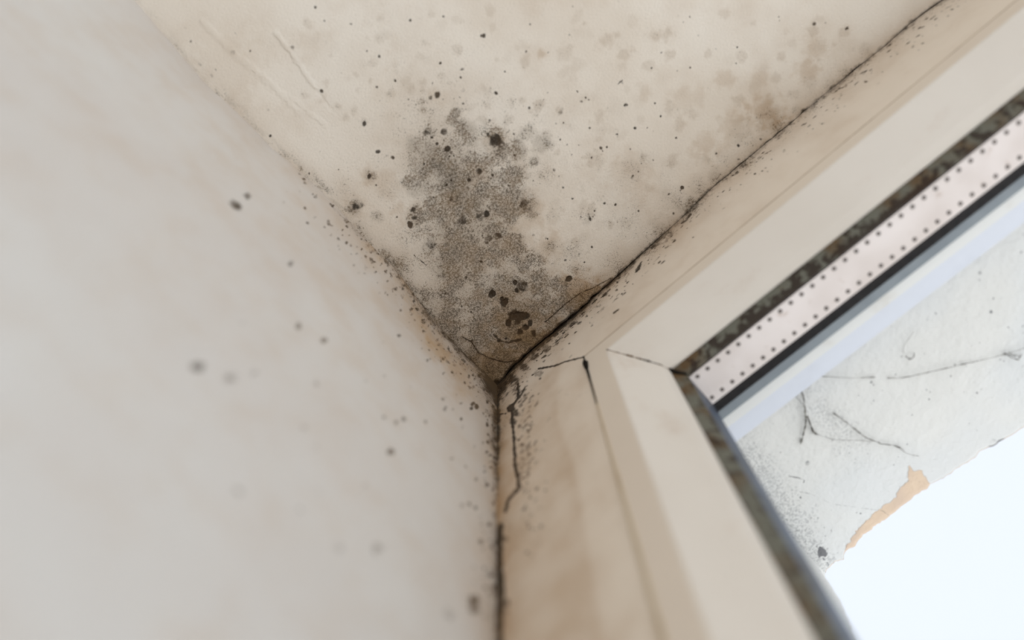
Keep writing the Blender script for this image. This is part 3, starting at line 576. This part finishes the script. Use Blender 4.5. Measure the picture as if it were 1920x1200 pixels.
fp = [(.134,-.0008),(.1615,-.0008),(.1632,-.0002),(.1648,.0012),(.1975,.0352),(.1992,.0375),(.2027,.044),(.2033,.0458),(.2030,.0478),(.200,.0485),(.200,.0595),(.2035,.0600),(.2035,.1040),(.134,.1040)]
fp = [(a * H, b * H) for a, b in fp]
for s in S4:
    V, Fs = member(s, fp)
    mi = [0] * len(Fs); mi[0] = 1; mi[-1] = 0
    o = mesh_obj('frame_' + {'head': 'head', 'left': 'jamb', 'right': 'jamb', 'sill': 'sill'}[s], local(V), Fs, [M['frame'], M['front']], win, mi=mi); fix_normals(o)
gp = [(a * H, b * H) for a, b in [(.2002,.0487),(.2036,.0480),(.2090,.0520),(.2140,.0570),(.2148,.0582),(.2148,.0595),(.2002,.0595)]]
for s in S4:
    V, Fs = member(s, gp, 260)
    o = mesh_obj('gasket', local(V), Fs, M['rubber'], win, smooth=False); fix_normals(o)
    co = np.array([v.co for v in o.data.vertices]) + INV
    dist = co[:, 0] if s in ('head', 'sill') else -co[:, 2]
    mg = -co[:, 2] if s == 'head' else co[:, 0] if s == 'left' else np.full(len(co), .085)
    d_ = np.interp(mg, [.0810, .0859], [0, 1]) * (.9 if s == 'head' else .3) * np.interp(dist, [.08, .12, .2, .26, .5], [.6, 1.6, 1.2, .6, .5])
    at = o.data.attributes.new('dirt', 'FLOAT', 'POINT'); at.data.foreach_set('value', d_.astype(np.float32))
def boxring(name, m0, m1, y0, y1, mat, sides=S4):
    for s in sides:
        V, Fs = member(s, [(m0 * H, y0 * H), (m1 * H, y0 * H), (m1 * H, y1 * H), (m0 * H, y1 * H)])
        o = mesh_obj(name, local(V), Fs, mat, win); fix_normals(o)
# spacer bars of the double glazing; the head's underside shows two rows of perforations
for s in S4:
    V, Fs = member(s, [(.2042 * H, .0618 * H), (.2142 * H, .0618 * H), (.2142 * H, .1027 * H), (.2042 * H, .1027 * H)])
    V = list(V); mi = [0] * len(Fs)
    if s == 'head':
        zz = -.2142 * H
        for y, x0 in ((.0668, .2215), (.0959, .2184)):
            k = 0
            while True:
                x = x0 * H + k * .0133 * H; k += 1
                if x > WT - mC: break
                n0 = len(V); r0, r1 = .00085, .00105
                r0, r1 = .00082, .00098
                for rr, dz in ((r1, .0002), (r1, -.0), (r0, -.00003)):
                    for a in range(8): V.append(np.array([x + rr * math.cos(a * math.pi / 4), y * H + rr * math.sin(a * math.pi / 4), zz - .00012 + dz]))
                for q in range(2):
                    for a in range(8):
                        b = (a + 1) % 8; Fs.append((n0 + q * 8 + a, n0 + q * 8 + b, n0 + q * 8 + 8 + b, n0 + q * 8 + 8 + a)); mi.append(1 if q else 0)
                Fs.append(tuple(n0 + 16 + a for a in range(8))); mi.append(1)
    o = mesh_obj('spacer_bar', local(V), Fs, [M['spacer'] if s in ('head', 'sill') else M['spacer_shade'], M['hole']], win, mi=mi)
def pane(y0, y1, mg):
    a, b = mg * H, mg * H
    o = mesh_obj('glass_pane', local(box_arr(a, WT - a, y0 * H, y1 * H, -HT + b, -b)), BOXQ, M['glass'], win)
pane(.0598, .0612, .2037); pane(.1032, .1044, .2037)
boxring('shaded_recess', .134, .2030, .1046, .1196, M['black'])  # solid dark strip painted as the shadowed gap behind the glazing
boxring('metal_strip', .134, .2030, .1197, .1302, M['grey'])
boxring('outer_frame', .134, .1980, .1303, .1442, M['cream'])
boxring('outer_bead', .134, .1900, .1443, .1688, M['skylit'])

def tube(name, pts, rad, mat, parent=None, sides=6, jitter=0, seed=1, **props):
    pts = [np.asarray(p, float) for p in pts]; V = []; Fs = []; n = len(pts); r_ = np.random.RandomState(seed)
    for i, p in enumerate(pts):
        tng = pts[min(i + 1, n - 1)] - pts[max(i - 1, 0)]; tng /= np.linalg.norm(tng) + 1e-12
        u = np.cross(tng, [0.3, .2, .9]); u /= np.linalg.norm(u); v = np.cross(tng, u)
        r = (rad[i] if hasattr(rad, '__len__') else rad) * (1 + jitter * r_.uniform(-1, 1))
        for a in range(sides): V.append(p + r * (u * math.cos(2 * math.pi * a / sides) + v * math.sin(2 * math.pi * a / sides)))
    for i in range(n - 1):
        for a in range(sides):
            b = (a + 1) % sides; Fs.append((i * sides + a, i * sides + b, (i + 1) * sides + b, (i + 1) * sides + a))
    Fs.append(tuple(range(sides - 1, -1, -1))); Fs.append(tuple((n - 1) * sides + a for a in range(sides)))
    if parent is not None: V = local(V)
    return mesh_obj(name, V, Fs, mat, parent, smooth=True, **props)
def resample(pts, n):
    pts = np.array(pts, float); L = np.concatenate([[0], np.cumsum(np.linalg.norm(np.diff(pts, axis=0), axis=1))])
    t = np.linspace(0, L[-1], n); return np.stack([np.interp(t, L, pts[:, k]) for k in range(3)], -1)
# crusted mitre line between head and left jamb
mp = [(.163 * H, -.0004, -.163 * H), (.1652 * H, .0008, -.1652 * H), (.198 * H, .0362 * H, -.198 * H), (.2032 * H, .0455 * H, -.2032 * H)]
P_ = resample(mp, 60); tube('mitre_joint', P_, .00055 * (.5 + .7 * np.abs(vnoise(60, 5, 3))), M['crust'], win, jitter=.4, label='rusty brown mitre joint')
# black mould clot in the corner of the gasket
P_ = resample([(.2030 * H, .0470 * H, -.2040 * H), (.2085 * H, .0515 * H, -.2125 * H), (.2150 * H, .0570 * H, -.2155 * H)], 20)
tube('mould_clot', P_, .0011 * (1 + .3 * vnoise(20, 4, 8)), M['mould'], win, jitter=.2)
# sealant beads beside the jamb and the head
P_ = resample([(mO, .0, -mO), (mO, .0, -HT + mO)], 400); zz = -P_[:, 2]
tube('sealant', P_, np.interp(zz, [.054, .2, 1.5], [.0005, .0011, .0011]), M['sealant'], win)
n = NT('grimy_sealant'); c = n.mix(n.map(n.noise(60, 3), .4, .6), srgb(150, 132, 110), srgb(176, 160, 138)); M['grimy'] = n.out(c, .6, None, .3)
P_ = resample([(mO, .0, -mO), (WT - mO, .0, -mO)], 300)
tube('sealant', P_, .00050, M['grimy'], win)
P_ = resample([(mO, -.0006, -.1345 * H), (mO, -.0006, -.265 * H)], 90); zz = -P_[:, 2] / H
tube('mould_line', P_, np.interp(zz, [.134, .144, .150, .157, .165, .175, .2, .265], [.0004, .0004, .0008, .0014, .0010, .0006, .0005, .0003]), M['mould'], win, jitter=.25, label='black mould line beside the jamb')

# ------------------------------------------------------------------ cobwebs under the outdoor plaster
def sof(u, v, drop=.0008):
    p = onz(u, v, -mF); return (p[0], p[1], p[2] - drop)
def web(label, strands, group=None):
    o = None; root = bpy.data.objects.new('cobweb', None); root.location = sof(*strands[0][0][0]); link(root, None, label=label, category='cobweb')
    bpy.context.view_layer.update(); L = np.array(root.location)
    for k, (pts, r) in enumerate(strands):
        P_ = resample([sof(*p) for p in pts], max(8, int(8 * len(pts)))); n = len(P_)
        P_ = P_ + np.random.RandomState(k + 3).uniform(-.00012, .00012, P_.shape); P_[:, 2] -= .0012 * np.sin(np.linspace(0, math.pi, n))
        tube('strand', P_ - L, r * (.5 + 1.1 * np.abs(vnoise(n, 2.2, k + 40))), M['silk'], None, sides=5, jitter=.4, seed=k).parent = root
web('thick dusty grey cobweb thread running straight down the white plaster near the window head',
    [([(1500,726),(1504,742),(1506,760),(1508,788),(1505,806),(1502,822),(1499,832)], .00034), ([(1506,760),(1497,748),(1490,742)], .00012), ([(1500,726),(1512,712),(1535,704)], .00014)])
web('clotted cobweb with a dark knot beside the thick hanging thread',
    [([(1512,778),(1516,792),(1522,806),(1528,812)], .00036), ([(1528,812),(1560,821),(1600,822),(1640,826)], .00011)])
web('cobweb strand slanting down right above the peeled peach patch',
    [([(1560,772),(1580,786),(1602,803),(1620,817),(1650,829),(1675,833),(1692,841)], .00021), ([(1675,833),(1700,848),(1722,854)], .00010)])
web('long fine cobweb thread stretching across the white plaster to the right edge',
    [([(1535,704),(1580,705),(1640,706)], .00013), ([(1662,708),(1690,706),(1740,694),(1790,683),(1830,676)], .00019), ([(1830,676),(1870,664),(1900,655),(1940,645)], .00012)])
web('small tangle of cobweb at the right edge of the white plaster',
    [([(1880,660),(1892,668),(1905,672),(1913,664)], .00020), ([(1876,664),(1895,662),(1912,668)], .00014), ([(1888,658),(1900,668)], .00012)])
web('short curled cobweb wisp shaped like a hook in the middle of the white plaster',
    [([(1692,660),(1690,645),(1700,632),(1712,620)], .00008), ([(1696,667),(1703,671),(1710,666),(1712,660)], .00020)])
